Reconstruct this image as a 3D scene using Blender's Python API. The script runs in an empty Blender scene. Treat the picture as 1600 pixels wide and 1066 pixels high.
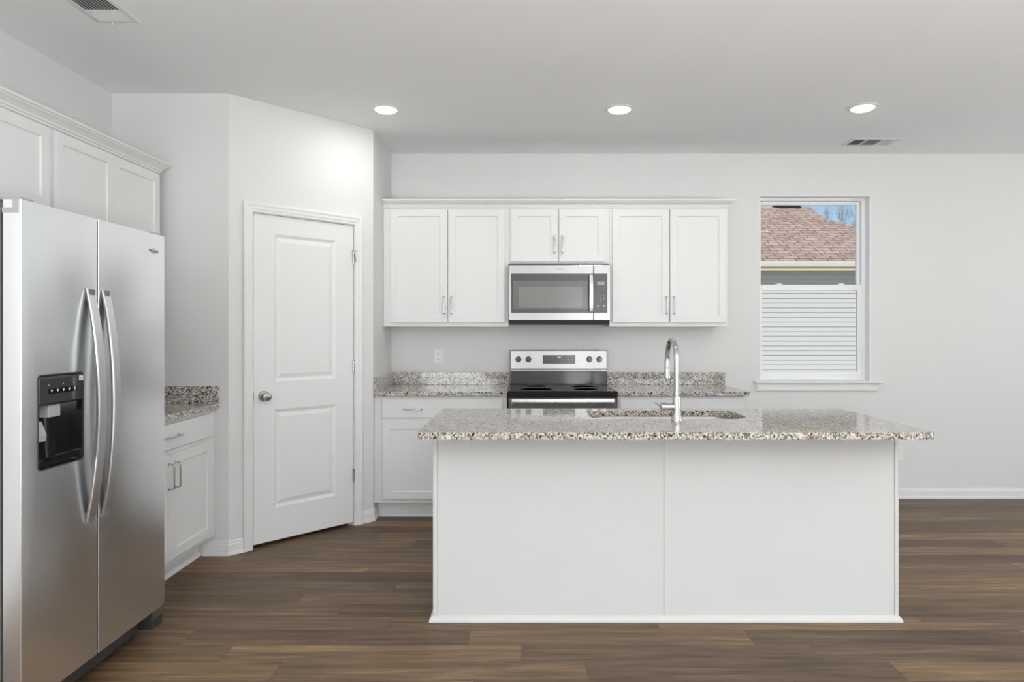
import bpy, bmesh, math, random
from mathutils import Vector, Matrix
random.seed(7)
C = bpy.context.scene.collection
PI = math.pi

# ------------------------------------------------------------------ camera, world, sun, exposure
scn = bpy.context.scene
cam_d = bpy.data.cameras.new('camera')
cam = bpy.data.objects.new('camera', cam_d); C.objects.link(cam)
cam.location = (0, 0, 1.334); cam.rotation_euler = (PI/2, 0, 0)
cam_d.sensor_fit = 'HORIZONTAL'; cam_d.sensor_width = 36.0; cam_d.lens = 24.0
cam_d.shift_x = -23/1600; cam_d.shift_y = -16/1600
cam_d.clip_start = 0.05; cam_d.clip_end = 300
scn.camera = cam

w = bpy.data.worlds.new('sky'); scn.world = w; w.use_nodes = True
nt = w.node_tree; nt.nodes.clear()
wo = nt.nodes.new('ShaderNodeOutputWorld'); bg = nt.nodes.new('ShaderNodeBackground')
sky = nt.nodes.new('ShaderNodeTexSky'); sky.sky_type = 'NISHITA'
sky.sun_disc = False; sky.sun_elevation = math.radians(46); sky.sun_rotation = math.radians(200)
sky.air_density = 1.0; sky.dust_density = 0.2; sky.ozone_density = 2.0
nt.links.new(sky.outputs[0], bg.inputs[0]); nt.links.new(bg.outputs[0], wo.inputs[0])
bg.inputs[1].default_value = 0.112

sd = bpy.data.lights.new('sun', 'SUN'); sun = bpy.data.objects.new('sun', sd); C.objects.link(sun)
sd.energy = 2.9; sd.angle = math.radians(0.6); sd.color = (1.0, 0.955, 0.89)
sun.rotation_euler = (math.radians(58), 0, math.radians(-18))

scn.view_settings.view_transform = 'Standard'; scn.view_settings.look = 'None'
scn.view_settings.exposure = 0.08; scn.view_settings.gamma = 1.0
scn.view_settings.use_curve_mapping = False

def area(name, loc, rot, sx, sy, power, col=(1, 1, 1)):
    d = bpy.data.lights.new(name, 'AREA'); d.shape = 'RECTANGLE'; d.size = sx; d.size_y = sy
    d.energy = power; d.color = col
    o = bpy.data.objects.new(name, d); C.objects.link(o); o.location = loc; o.rotation_euler = rot
    return o
# daylight at the narrow rear door; wider rear and side lights are added fill (behind / beside the camera)
TILT = math.radians(28)      # lights tipped up to brighten the ceiling
DAY = (0.945, 0.98, 1.0)
area('rear_daylight_fill', (1.2, -4.15, 1.2), (PI/2 + TILT*0.5, 0, 0), 0.7, 2.1, 22, DAY)
area('rear_daylight_fill', (-1.5, -4.15, 1.3), (PI/2 + TILT, 0, 0), 1.5, 2.2, 72, DAY)
area('rear_daylight_fill', (2.9, -4.15, 1.3), (PI/2 + TILT, 0, 0), 1.7, 2.2, 34, DAY)
area('side_fill_light', (5.5, 3.3, 1.5), (PI/2 + TILT*0.6, 0, PI/2), 2.4, 1.9, 27, DAY)
area('ceiling_fill_light', (1.6, -1.6, 0.7), (PI, 0, 0), 1.6, 1.6, 385, DAY)   # unseen fill light added to bounce off the ceiling
DOWNLIGHT_W = 3.0

# ------------------------------------------------------------------ materials
def new_mat(name):
    m = bpy.data.materials.new(name); m.use_nodes = True
    n = m.node_tree; b = n.nodes['Principled BSDF']
    return m, n, b
def lin(r, g, b):
    f = lambda c: (c/255/12.92 if c/255 <= 0.04045 else ((c/255+0.055)/1.055)**2.4)
    return (f(r), f(g), f(b), 1)
def N(n, t, **kw):
    x = n.nodes.new(t)
    for k, v in kw.items(): setattr(x, k, v)
    return x
def ramp(n, stops, interp='LINEAR'):
    r = N(n, 'ShaderNodeValToRGB'); r.color_ramp.interpolation = interp
    e = r.color_ramp.elements
    e[0].position, e[0].color = stops[0]; e[1].position, e[1].color = stops[-1]
    for p, c in stops[1:-1]:
        k = e.new(p); k.color = c
    return r
def mth(n, op, a, b=None):
    x = N(n, 'ShaderNodeMath', operation=op)
    for i, v in enumerate((a, b)):
        if v is None: continue
        if isinstance(v, (int, float)): x.inputs[i].default_value = v
        else: n.links.new(v, x.inputs[i])
    return x.outputs[0]
def mixc(n, fac, a, b, blend='MIX'):
    x = N(n, 'ShaderNodeMix', data_type='RGBA', blend_type=blend)
    for i, v in ((0, fac), (6, a), (7, b)):
        if isinstance(v, (int, float)): x.inputs[i].default_value = v
        elif isinstance(v, tuple): x.inputs[i].default_value = v
        else: n.links.new(v, x.inputs[i])
    return x.outputs[2]

def painted(name, col, rough=0.5, bump=0.0, bscale=300, var=0.02, spec=0.4):
    m, n, b = new_mat(name)
    tc = N(n, 'ShaderNodeTexCoord'); ns = N(n, 'ShaderNodeTexNoise'); ns.inputs['Scale'].default_value = 2.5
    n.links.new(tc.outputs['Object'], ns.inputs['Vector'])
    c2 = tuple(c*(1-var) for c in col[:3]) + (1,)
    n.links.new(mixc(n, ns.outputs['Fac'], c2, col), b.inputs['Base Color'])
    b.inputs['Roughness'].default_value = rough; b.inputs['Specular IOR Level'].default_value = spec
    if bump:
        n2 = N(n, 'ShaderNodeTexNoise'); n2.inputs['Scale'].default_value = bscale
        n.links.new(tc.outputs['Object'], n2.inputs['Vector'])
        bp = N(n, 'ShaderNodeBump'); bp.inputs['Strength'].default_value = bump; bp.inputs['Distance'].default_value = 0.002
        n.links.new(n2.outputs['Fac'], bp.inputs['Height']); n.links.new(bp.outputs[0], b.inputs['Normal'])
    return m

def metal(name, col, rough, stretch=None, amount=0.06, aniso=0.0):
    m, n, b = new_mat(name)
    b.inputs['Base Color'].default_value = col; b.inputs['Metallic'].default_value = 1.0
    tc = N(n, 'ShaderNodeTexCoord'); mp = N(n, 'ShaderNodeMapping'); ns = N(n, 'ShaderNodeTexNoise')
    mp.inputs['Scale'].default_value = stretch or (20, 20, 20)
    n.links.new(tc.outputs['Object'], mp.inputs['Vector']); n.links.new(mp.outputs[0], ns.inputs['Vector'])
    ns.inputs['Scale'].default_value = 1.0; ns.inputs['Detail'].default_value = 3
    r = mth(n, 'MULTIPLY_ADD', ns.outputs['Fac'], amount)
    r.node.inputs[2].default_value = rough - amount/2
    n.links.new(r, b.inputs['Roughness'])
    if aniso:
        b.inputs['Anisotropic'].default_value = aniso; b.inputs['Anisotropic Rotation'].default_value = 0.25
        tg = N(n, 'ShaderNodeTangent', direction_type='RADIAL', axis='Z'); n.links.new(tg.outputs[0], b.inputs['Tangent'])
    return m

def granite():
    m, n, b = new_mat('speckled_granite')
    tc = N(n, 'ShaderNodeTexCoord'); v = tc.outputs['Object']
    def vor(scale, out='Color', warp=0.0):
        x = N(n, 'ShaderNodeTexVoronoi'); x.inputs['Scale'].default_value = scale
        n.links.new(vec if warp else v, x.inputs['Vector']); return x
    nz = N(n, 'ShaderNodeTexNoise'); nz.inputs['Scale'].default_value = 120; nz.inputs['Detail'].default_value = 2
    n.links.new(v, nz.inputs['Vector'])
    sc = N(n, 'ShaderNodeVectorMath', operation='SCALE'); n.links.new(nz.outputs['Color'], sc.inputs[0]); sc.inputs['Scale'].default_value = 0.012
    ad = N(n, 'ShaderNodeVectorMath', operation='ADD'); n.links.new(v, ad.inputs[0]); n.links.new(sc.outputs[0], ad.inputs[1])
    vec = ad.outputs[0]
    sep = lambda x: (lambda s: (n.links.new(x, s.inputs[0]), s.outputs)[1])(N(n, 'ShaderNodeSeparateColor'))
    a = sep(vor(150, warp=1).outputs['Color'])
    base = ramp(n, [(0.0, lin(216, 210, 203)), (0.24, lin(194, 185, 176)), (0.46, lin(220, 215, 208)), (0.60, lin(166, 157, 148)),
                    (0.73, lin(138, 133, 128)), (0.84, lin(94, 87, 82)), (0.92, lin(44, 41, 40))], 'CONSTANT')
    n.links.new(a[0], base.inputs[0])
    c = sep(vor(260, warp=1).outputs['Color'])
    f2 = ramp(n, [(0.0, (0, 0, 0, 1)), (0.76, (1, 1, 1, 1))], 'CONSTANT'); n.links.new(c[1], f2.inputs[0])
    dark = ramp(n, [(0.0, lin(36, 34, 33)), (0.5, lin(104, 92, 82)), (0.8, lin(218, 213, 206))], 'CONSTANT'); n.links.new(c[2], dark.inputs[0])
    col = mixc(n, f2.outputs[0], base.outputs[0], dark.outputs[0])
    n.links.new(col, b.inputs['Base Color'])
    b.inputs['Roughness'].default_value = 0.07; b.inputs['IOR'].default_value = 1.6
    return m

def planks():
    m, n, b = new_mat('brown_wood_planks')
    tc = N(n, 'ShaderNodeTexCoord'); s = N(n, 'ShaderNodeSeparateXYZ'); n.links.new(tc.outputs['Object'], s.inputs[0])
    X, Y = s.outputs[0], s.outputs[1]
    W, L = 0.1463, 1.22
    yr = mth(n, 'DIVIDE', mth(n, 'ADD', Y, 20*W - 2.747 + 19*W*0), W)
    row = mth(n, 'FLOOR', yr); fy = mth(n, 'FRACT', yr)
    wn = N(n, 'ShaderNodeTexWhiteNoise', noise_dimensions='1D'); n.links.new(row, wn.inputs['W'])
    xr = mth(n, 'ADD', mth(n, 'DIVIDE', X, L), mth(n, 'MULTIPLY', wn.outputs['Value'], 7.0))
    colm = mth(n, 'FLOOR', xr); fx = mth(n, 'FRACT', xr)
    cv = N(n, 'ShaderNodeCombineXYZ'); n.links.new(row, cv.inputs[0]); n.links.new(colm, cv.inputs[1])
    w2 = N(n, 'ShaderNodeTexWhiteNoise', noise_dimensions='2D'); n.links.new(cv.outputs[0], w2.inputs['Vector'])
    # grain: noise stretched along the plank, shifted per plank
    gv = N(n, 'ShaderNodeCombineXYZ')
    n.links.new(mth(n, 'MULTIPLY', X, 1.3), gv.inputs[0])
    n.links.new(mth(n, 'MULTIPLY', Y, 17.0), gv.inputs[1])
    n.links.new(mth(n, 'MULTIPLY', w2.outputs['Value'], 60.0), gv.inputs[2])
    g1 = N(n, 'ShaderNodeTexNoise'); g1.inputs['Scale'].default_value = 1.0; g1.inputs['Detail'].default_value = 8; g1.inputs['Roughness'].default_value = 0.68
    g1.inputs['Distortion'].default_value = 0.5
    n.links.new(gv.outputs[0], g1.inputs['Vector'])
    gv2 = N(n, 'ShaderNodeVectorMath', operation='MULTIPLY'); n.links.new(gv.outputs[0], gv2.inputs[0]); gv2.inputs[1].default_value = (3.0, 5.0, 1)
    g2 = N(n, 'ShaderNodeTexNoise'); g2.inputs['Scale'].default_value = 1.0; g2.inputs['Detail'].default_value = 4
    n.links.new(gv2.outputs[0], g2.inputs['Vector'])
    r1 = ramp(n, [(0.25, lin(68, 53, 40)), (0.42, lin(98, 79, 60)), (0.56, lin(116, 95, 73)), (0.74, lin(156, 132, 101))])
    n.links.new(g1.outputs['Fac'], r1.inputs[0])
    r2 = ramp(n, [(0.3, (0.70, 0.69, 0.68, 1)), (0.62, (1.13, 1.13, 1.13, 1))]); n.links.new(g2.outputs['Fac'], r2.inputs[0])
    c = mixc(n, 1.0, r1.outputs[0], r2.outputs[0], 'MULTIPLY')
    r3 = ramp(n, [(0.0, (0.70, 0.70, 0.72, 1)), (0.35, (0.90, 0.90, 0.93, 1)), (0.7, (1.08, 1.06, 1.02, 1)), (1.0, (1.45, 1.40, 1.30, 1))]); n.links.new(w2.outputs['Value'], r3.inputs[0])
    c = mixc(n, 1.0, c, r3.outputs[0], 'MULTIPLY')
    # seams
    ey = mth(n, 'MINIMUM', fy, mth(n, 'SUBTRACT', 1.0, fy)); ex = mth(n, 'MINIMUM', fx, mth(n, 'SUBTRACT', 1.0, fx))
    sm = mth(n, 'MAXIMUM', mth(n, 'LESS_THAN', ey, 0.009), mth(n, 'LESS_THAN', ex, 0.0011))
    c = mixc(n, mth(n, 'MULTIPLY', sm, 0.55), c, lin(40, 31, 25))
    n.links.new(c, b.inputs['Base Color'])
    n.links.new(mth(n, 'MULTIPLY_ADD', g1.outputs['Fac'], 0.18), b.inputs['Roughness'])
    b.inputs['Roughness'].links[0].from_node.inputs[2].default_value = 0.36; b.inputs['Specular IOR Level'].default_value = 0.27
    bp = N(n, 'ShaderNodeBump'); bp.inputs['Strength'].default_value = 0.12; bp.inputs['Distance'].default_value = 0.002
    n.links.new(mth(n, 'SUBTRACT', g2.outputs['Fac'], sm), bp.inputs['Height']); n.links.new(bp.outputs[0], b.inputs['Normal'])
    return m

def shingles():
    m, n, b = new_mat('brown_roof_shingles')
    tc = N(n, 'ShaderNodeTexCoord'); mp = N(n, 'ShaderNodeMapping')
    n.links.new(tc.outputs['Object'], mp.inputs['Vector'])
    br = N(n, 'ShaderNodeTexBrick'); n.links.new(mp.outputs[0], br.inputs['Vector'])
    br.inputs['Scale'].default_value = 1.0; br.inputs['Brick Width'].default_value = 0.33; br.inputs['Row Height'].default_value = 0.15
    br.inputs['Mortar Size'].default_value = 0.012; br.offset = 0.37
    br.inputs['Color1'].default_value = lin(218, 190, 172); br.inputs['Color2'].default_value = lin(190, 161, 144); br.inputs['Mortar'].default_value = lin(128, 104, 94)
    ns = N(n, 'ShaderNodeTexNoise'); ns.inputs['Scale'].default_value = 9; n.links.new(tc.outputs['Object'], ns.inputs['Vector'])
    r = ramp(n, [(0.35, (0.8, 0.8, 0.8, 1)), (0.65, (1.15, 1.15, 1.15, 1))]); n.links.new(ns.outputs['Fac'], r.inputs[0])
    n.links.new(mixc(n, 1.0, br.outputs['Color'], r.outputs[0], 'MULTIPLY'), b.inputs['Base Color'])
    b.inputs['Roughness'].default_value = 0.9
    return m

def pane_mat():
    m = bpy.data.materials.new('clear_glass'); m.use_nodes = True; n = m.node_tree; n.nodes.clear()
    o = N(n, 'ShaderNodeOutputMaterial'); t = N(n, 'ShaderNodeBsdfTransparent'); g = N(n, 'ShaderNodeBsdfGlossy')
    g.inputs['Roughness'].default_value = 0.01; t.inputs[0].default_value = (0.96, 0.975, 0.97, 1)
    fr = N(n, 'ShaderNodeFresnel'); fr.inputs[0].default_value = 1.45; mx = N(n, 'ShaderNodeMixShader')
    n.links.new(mth(n, 'MULTIPLY', fr.outputs[0], 0.1), mx.inputs[0]); n.links.new(t.outputs[0], mx.inputs[1]); n.links.new(g.outputs[0], mx.inputs[2]); n.links.new(mx.outputs[0], o.inputs[0])
    return m
def emit(name, col, s):
    m = bpy.data.materials.new(name); m.use_nodes = True; n = m.node_tree; n.nodes.clear()
    o = N(n, 'ShaderNodeOutputMaterial'); e = N(n, 'ShaderNodeEmission'); e.inputs[0].default_value = col; e.inputs[1].default_value = s
    n.links.new(e.outputs[0], o.inputs[0]); return m
def gloss(name, col, rough, spec=0.5):
    return painted(name, col, rough, var=0.05, spec=spec)

M = dict(
    wall=painted('wall_paint', (0.72, 0.72, 0.712, 1), 0.75, 0.05, 420),
    ceil=painted('ceiling_paint', (0.88, 0.885, 0.89, 1), 0.85, 0.08, 300),
    trim=painted('white_trim_paint', (0.78, 0.78, 0.775, 1), 0.4),
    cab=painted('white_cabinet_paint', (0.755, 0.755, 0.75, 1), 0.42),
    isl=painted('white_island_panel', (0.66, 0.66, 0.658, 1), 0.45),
    vinyl=painted('white_vinyl', (0.86, 0.86, 0.86, 1), 0.35),
    granite=granite(), floor=planks(),
    steel=metal('brushed_stainless_steel', (0.92, 0.935, 0.955, 1), 0.26, (3, 3, 240), 0.008),
    steel2=metal('satin_stainless_steel', (0.25, 0.247, 0.243, 1), 0.22, (3, 3, 260), 0.05),
    bar=metal('stainless_bar', (0.38, 0.38, 0.38, 1), 0.28, (200, 200, 3), 0.05),
    bar2=metal('fridge_handle_steel', (0.80, 0.81, 0.82, 1), 0.34, (200, 200, 3), 0.05),
    chrome=metal('polished_chrome', (0.56, 0.56, 0.565, 1), 0.07, None, 0.02),
    nickel=metal('satin_nickel', (0.45, 0.445, 0.44, 1), 0.28, None, 0.06),
    sinksteel=metal('sink_steel', (0.30, 0.285, 0.27, 1), 0.42, (3, 200, 3), 0.06),
    core=gloss('dark_grey_handle_core', (0.16, 0.16, 0.16, 1), 0.4),
    black=gloss('gloss_black', (0.012, 0.012, 0.013, 1), 0.08),
    blackglass=gloss('black_ceramic_glass', (0.010, 0.010, 0.011, 1), 0.05),
    charcoal=gloss('charcoal_panel', (0.045, 0.045, 0.045, 1), 0.16),
    window_tint=gloss('tinted_oven_window', (0.20, 0.195, 0.19, 1), 0.12),
    window_rim=gloss('tinted_window_rim', (0.125, 0.122, 0.12, 1), 0.12),
    darkgrey=gloss('dark_grey_plastic', (0.035, 0.035, 0.037, 1), 0.4),
    grey=gloss('mid_grey_plastic', (0.36, 0.36, 0.355, 1), 0.4),
    lightgrey=gloss('pale_grey_plastic', (0.40, 0.40, 0.395, 1), 0.35),
    slot=gloss('dark_slot', (0.03, 0.03, 0.03, 1), 0.6),
    print_w=gloss('white_print', (0.62, 0.62, 0.61, 1), 0.5),
    print_g=gloss('grey_print', (0.16, 0.16, 0.16, 1), 0.4),
    white=gloss('white_plastic', (0.80, 0.80, 0.79, 1), 0.35),
    ventw=painted('white_vent_enamel', (0.74, 0.74, 0.74, 1), 0.45),
    lamp=emit('lit_diffuser', (1, 0.99, 0.975, 1), 14.0),
    digits=emit('lit_clock_digits', (0.85, 0.95, 1.0, 1), 1.2),
    lcd=gloss('grey_display', (0.27, 0.27, 0.26, 1), 0.25),
    shingle=shingles(), glass=pane_mat(),
    siding=painted('blue_grey_siding', lin(204, 203, 199), 0.6),
    fascia=painted('cream_fascia', lin(226, 210, 170), 0.5), gutter=painted('white_gutter', lin(235, 228, 216), 0.4),
    bark=painted('grey_bark', lin(150, 128, 118), 0.9), bounce_ground=painted('pale_bounce_ground', lin(226, 224, 220), 0.95, var=0.15),
    duct=painted('grey_duct', (0.12, 0.12, 0.12, 1), 0.7),
    ridge=painted('dark_ridge_vent', lin(48, 42, 40), 0.8),
)

# ------------------------------------------------------------------ mesh helpers
class MB:
    def __init__(s): s.bm = bmesh.new()
    def box(s, x0, x1, y0, y1, z0, z1):
        v = [s.bm.verts.new((x, y, z)) for z in (z0, z1) for x, y in ((x0, y0), (x1, y0), (x1, y1), (x0, y1))]
        for f in ((3, 2, 1, 0), (4, 5, 6, 7), (0, 1, 5, 4), (1, 2, 6, 5), (2, 3, 7, 6), (3, 0, 4, 7)):
            s.bm.faces.new([v[i] for i in f])
        return s
    def loops(s, ls, cap0=True, cap1=True, closed=False):
        R = [[s.bm.verts.new(p) for p in l] for l in ls]; n = len(R[0])
        pairs = list(zip(R[:-1], R[1:])) + ([(R[-1], R[0])] if closed else [])
        for a, b in pairs:
            for i in range(n): s.bm.faces.new((a[i], a[(i+1) % n], b[(i+1) % n], b[i]))
        if cap0 and not closed: s.bm.faces.new(R[0][::-1])
        if cap1 and not closed: s.bm.faces.new(R[-1])
        return s
    def rings(s, x0, x1, z0, z1, prof):           # nested rectangles in the xz plane; prof = [(inset, y)]
        return s.loops([[(x0+i, y, z0+i), (x1-i, y, z0+i), (x1-i, y, z1-i), (x0+i, y, z1-i)] for i, y in prof])
    def extr(s, pts, f0, f1):                     # polygon through two placing functions
        return s.loops([[f0(*p) for p in pts], [f1(*p) for p in pts]])
    def tube(s, path, r, seg=12, caps=True):
        P = [Vector(p) for p in path]; rs = r if isinstance(r, (list, tuple)) else [r]*len(P)
        T = [(P[min(i+1, len(P)-1)] - P[max(i-1, 0)]).normalized() for i in range(len(P))]
        up = Vector((0, 0, 1)) if abs(T[0].z) < 0.9 else Vector((1, 0, 0))
        nrm = (up - T[0]*up.dot(T[0])).normalized(); ls = []
        for i, p in enumerate(P):
            nrm = (nrm - T[i]*nrm.dot(T[i])).normalized(); bi = T[i].cross(nrm)
            ls.append([tuple(p + (nrm*math.cos(2*PI*k/seg) + bi*math.sin(2*PI*k/seg))*rs[i]) for k in range(seg)])
        return s.loops(ls, caps, caps)
    def lathe(s, prof, org=(0, 0, 0), axis=(0, 0, 1), seg=32):   # prof = [(radius, along axis)]
        a = Vector(axis).normalized(); q = Vector((0, 0, 1)).rotation_difference(a); o = Vector(org)
        ls = [[tuple(o + q @ Vector((max(r, 1e-5)*math.cos(2*PI*k/seg), max(r, 1e-5)*math.sin(2*PI*k/seg), z))) for k in range(seg)] for r, z in prof]
        return s.loops(ls)
    def build(s, name, mat, parent=None, bevel=0.0, smooth=False, kind=None, loc=None, segs=2):
        bmesh.ops.recalc_face_normals(s.bm, faces=s.bm.faces)
        me = bpy.data.meshes.new(name); s.bm.to_mesh(me); s.bm.free(); me.materials.append(mat)
        o = bpy.data.objects.new(name, me); C.objects.link(o)
        if parent: o.parent = parent
        if loc: o.location = loc
        if smooth:
            for p in me.polygons: p.use_smooth = True
            me.set_sharp_from_angle(angle=math.radians(40))
        if bevel:
            b = o.modifiers.new('edge', 'BEVEL'); b.width = bevel; b.segments = segs; b.limit_method = 'ANGLE'; b.angle_limit = math.radians(40)
        if kind: o['kind'] = kind
        return o
def rrect(x0, x1, y0, y1, r, n=8):
    out = []
    for cx, cy, a in ((x1-r, y1-r, 0), (x0+r, y1-r, 90), (x0+r, y0+r, 180), (x1-r, y0+r, 270)):
        for k in range(n+1):
            t = math.radians(a + 90*k/n); out.append((cx+r*math.cos(t), cy+r*math.sin(t)))
    return out
def thing(name, label=None, cat=None, loc=(0, 0, 0), rz=0.0, group=None, kind=None):
    o = bpy.data.objects.new(name, None); C.objects.link(o); o.location = loc; o.rotation_euler = (0, 0, rz); o.empty_display_size = 0.1
    if label: o['label'] = label
    if cat: o['category'] = cat
    if group: o['group'] = group
    if kind: o['kind'] = kind
    return o
def tag(o, label, cat, group=None):
    o['label'] = label; o['category'] = cat
    if group: o['group'] = group
    return o
def text(name, body, size, mat, parent, loc, rot, align='CENTER', depth=0.0004):
    cu = bpy.data.curves.new(name, 'FONT'); cu.body = body; cu.size = size; cu.align_x = align; cu.align_y = 'CENTER'; cu.extrude = depth
    t = bpy.data.objects.new(name, cu); C.objects.link(t)
    me = bpy.data.meshes.new_from_object(t.evaluated_get(bpy.context.evaluated_depsgraph_get()))
    bpy.data.objects.remove(t); bpy.data.curves.remove(cu)
    me.materials.clear(); me.materials.append(mat); me.name = name
    o = bpy.data.objects.new(name, me); C.objects.link(o); o.parent = parent; o.location = loc; o.rotation_euler = rot
    return o

# ------------------------------------------------------------------ dimensions (metres; camera stands at x=0, y=0)
CEIL = 2.743; BACK = 5.434; LEFT = -2.463; RIGHT = 5.6; REAR = -4.2
RETX, RETY = -1.077, 4.79            # short wall beside the back counter
NICX, NICY = -1.771, 4.054           # wall that faces the camera beside the pantry door
CT = 0.905; CTH = 0.031              # counter height and thickness
EPS = 0.0015

# ------------------------------------------------------------------ room shell
MB().box(LEFT-0.2, RIGHT+0.2, REAR-0.2, BACK+0.15, -0.12, 0).build('floor', M['floor'], kind='structure')
MB().box(LEFT-0.3, RIGHT+0.3, REAR-3.6, BACK+0.3, CEIL, CEIL+0.2).build('ceiling', M['ceil'], kind='structure')  # runs on past the rear wall as an added, unseen sun block
def holed(b, a0, a1, z0, z1, holes, put):       # wall boxes round openings; put(a0,a1,z0,z1) adds one
    x = a0
    for h0, h1, k0, k1 in sorted(holes):
        put(x, h0, z0, z1)
        if k0 > z0: put(h0, h1, z0, k0)
        if k1 < z1: put(h0, h1, k1, z1)
        x = h1
    put(x, a1, z0, z1)
WX0, WX1, WZ0, WZ1 = 1.854, 2.735, 0.937, 2.409  # kitchen window opening
b = MB(); holed(b, LEFT-0.15, RIGHT+0.15, 0, CEIL, [(WX0, WX1, WZ0-0.02, WZ1)], lambda a0, a1, k0, k1: b.box(a0, a1, BACK, BACK+0.15, k0, k1))
b.build('wall_back', M['wall'], kind='structure')
MB().box(LEFT-0.15, LEFT, REAR, BACK, 0, CEIL).build('wall_left', M['wall'], kind='structure')
b = MB(); holed(b, REAR, BACK, 0, CEIL, [(2.05, 4.55, 0.5, 2.45)], lambda a0, a1, k0, k1: b.box(RIGHT, RIGHT+0.15, a0, a1, k0, k1))
b.build('wall_right', M['wall'], kind='structure')
b = MB(); holed(b, LEFT-0.15, RIGHT+0.15, 0, CEIL, [(-2.25, -0.75, 0.1, 2.45), (0.85, 1.55, 0.1, 2.3), (2.05, 3.75, 0.1, 2.45)], lambda a0, a1, k0, k1: b.box(a0, a1, REAR-0.15, REAR, k0, k1))
b.build('wall_rear', M['wall'], kind='structure')
MB().box(RETX-0.1, RETX, RETY, BACK, 0, CEIL).build('wall_pantry_right', M['wall'], kind='structure')
MB().box(LEFT, NICX, NICY, NICY+0.1, 0, CEIL).build('wall_pantry_left', M['wall'], kind='structure')
# angled wall: local x runs along it from its left corner, local -y faces the room
ANG = math.atan2(RETY-NICY, RETX-NICX); ALEN = math.hypot(RETY-NICY, RETX-NICX)
DU0, DU1, DTOP = 0.146*ALEN, 0.846*ALEN, 2.056
b = MB(); holed(b, 0, ALEN, 0, CEIL, [(DU0-0.018, DU1+0.018, 0, DTOP+0.018)], lambda a0, a1, k0, k1: b.box(a0, a1, 0, 0.1, k0, k1))
o = b.build('wall_pantry_front', M['wall'], kind='structure', loc=(NICX, NICY, 0)); o.rotation_euler = (0, 0, ANG)

# ---- baseboards (profile: height z, thickness t)
BPROF = [(0, 0), (0.016, 0), (0.0145, 0.016), (0.010, 0.02), (0.010, 0.062), (0.007, 0.068), (0.006, 0.080), (0.002, 0.086), (0, 0.086)]
def baseboard(name, p0, p1, nrm, m0=0.0, m1=0.0):   # m0/m1: mitre, moves the ends per unit thickness
    p0, p1 = Vector(p0), Vector(p1); d = (p1-p0).normalized(); n_ = Vector(nrm)
    f0 = lambda t, z: (p0.x + n_.x*t + d.x*m0*t, p0.y + n_.y*t + d.y*m0*t, z)
    f1 = lambda t, z: (p1.x + n_.x*t + d.x*m1*t, p1.y + n_.y*t + d.y*m1*t, z)
    return MB().extr(BPROF, f0, f1).build(name, M['trim'], kind='structure')
an = (math.sin(ANG), -math.cos(ANG)); ad = (math.cos(ANG), math.sin(ANG))
pa = lambda u: (NICX + ad[0]*u, NICY + ad[1]*u)
baseboard('baseboard_back', (1.545, BACK-0.0005), (RIGHT, BACK-0.0005), (0, -1))
baseboard('baseboard_pantry_left', (-1.92, NICY), (NICX, NICY), (0, -1), 0, math.tan(ANG/2))
baseboard('baseboard_pantry_front_left', pa(0), pa(DU0-0.062), an, -math.tan(ANG/2), 0)
baseboard('baseboard_pantry_front_right', pa(DU1+0.062), pa(ALEN), an, 0, math.tan((PI/2-ANG)/2))
baseboard('baseboard_pantry_right', (RETX, RETY), (RETX, 4.905), (1, 0), -math.tan((PI/2-ANG)/2), 0)
baseboard('baseboard_right', (RIGHT, REAR), (RIGHT, BACK), (-1, 0))

# ---- pantry door (in the angled wall)
door = thing('door_1', loc=(NICX, NICY, 0), rz=ANG, kind='structure')
d0, d1, z0, z1, yf, yb = DU0+0.006, DU1-0.005, 0.024, DTOP-0.003, 0.004, 0.039
b = MB(); bm = b.bm
pu0, pu1 = d0+0.1325, d1-0.1325
PZ = [(0.228, 0.841), (1.016, 1.939)]
V = lambda x, y, z: bm.verts.new((x, y, z))
xs = [d0, pu0, pu1, d1]; zs = [z0, PZ[0][0], PZ[0][1], PZ[1][0], PZ[1][1], z1]
grid = [[V(x, yf, z) for x in xs] for z in zs]
for j in range(5):
    for i in range(3):
        if i == 1 and j in (1, 3): continue
        bm.faces.new((grid[j][i], grid[j][i+1], grid[j+1][i+1], grid[j+1][i]))
bk = [V(d0, yb, z0), V(d1, yb, z0), V(d1, yb, z1), V(d0, yb, z1)]
bm.faces.new(bk[::-1])
bm.faces.new([g[0] for g in grid][::-1] + [bk[0], bk[3]][::1])
bm.faces.new([g[3] for g in grid] + [bk[2], bk[1]])
bm.faces.new(grid[0][:] + [bk[1], bk[0]]); bm.faces.new(grid[5][::-1] + [bk[3], bk[2]])
for k, j in enumerate((1, 3)):
    prev = [grid[j][1], grid[j][2], grid[j+1][2], grid[j+1][1]]
    for ins, dep in ((0.018, 0.009), (0.024, 0.009), (0.048, 0.002)):
        cur = [V(pu0+ins, yf+dep, PZ[k][0]+ins), V(pu1-ins, yf+dep, PZ[k][0]+ins), V(pu1-ins, yf+dep, PZ[k][1]-ins), V(pu0+ins, yf+dep, PZ[k][1]-ins)]
        for i in range(4): bm.faces.new((prev[i], prev[(i+1) % 4], cur[(i+1) % 4], cur[i]))
        prev = cur
    bm.faces.new(prev)
b.build('door_slab', M['trim'], door)
kx, kz = d0+0.062, 0.93
k = MB().lathe([(0.0, 0.0), (0.033, 0.0), (0.033, 0.004), (0.029, 0.009), (0.014, 0.012), (0.012, 0.030), (0.017, 0.036), (0.026, 0.046), (0.0275, 0.054), (0.024, 0.062), (0.012, 0.066), (0.0, 0.0665)], (kx, yf, kz), (0, -1, 0)).build('door_knob', M['nickel'], door, smooth=True)
MB().box(d0-0.004, d0+0.001, yf-0.004, yf+0.02, kz-0.03, kz+0.03).build('strike_plate', M['nickel'], door, 0.0008)
hz = [1.834, 1.085, 0.341]
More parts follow.
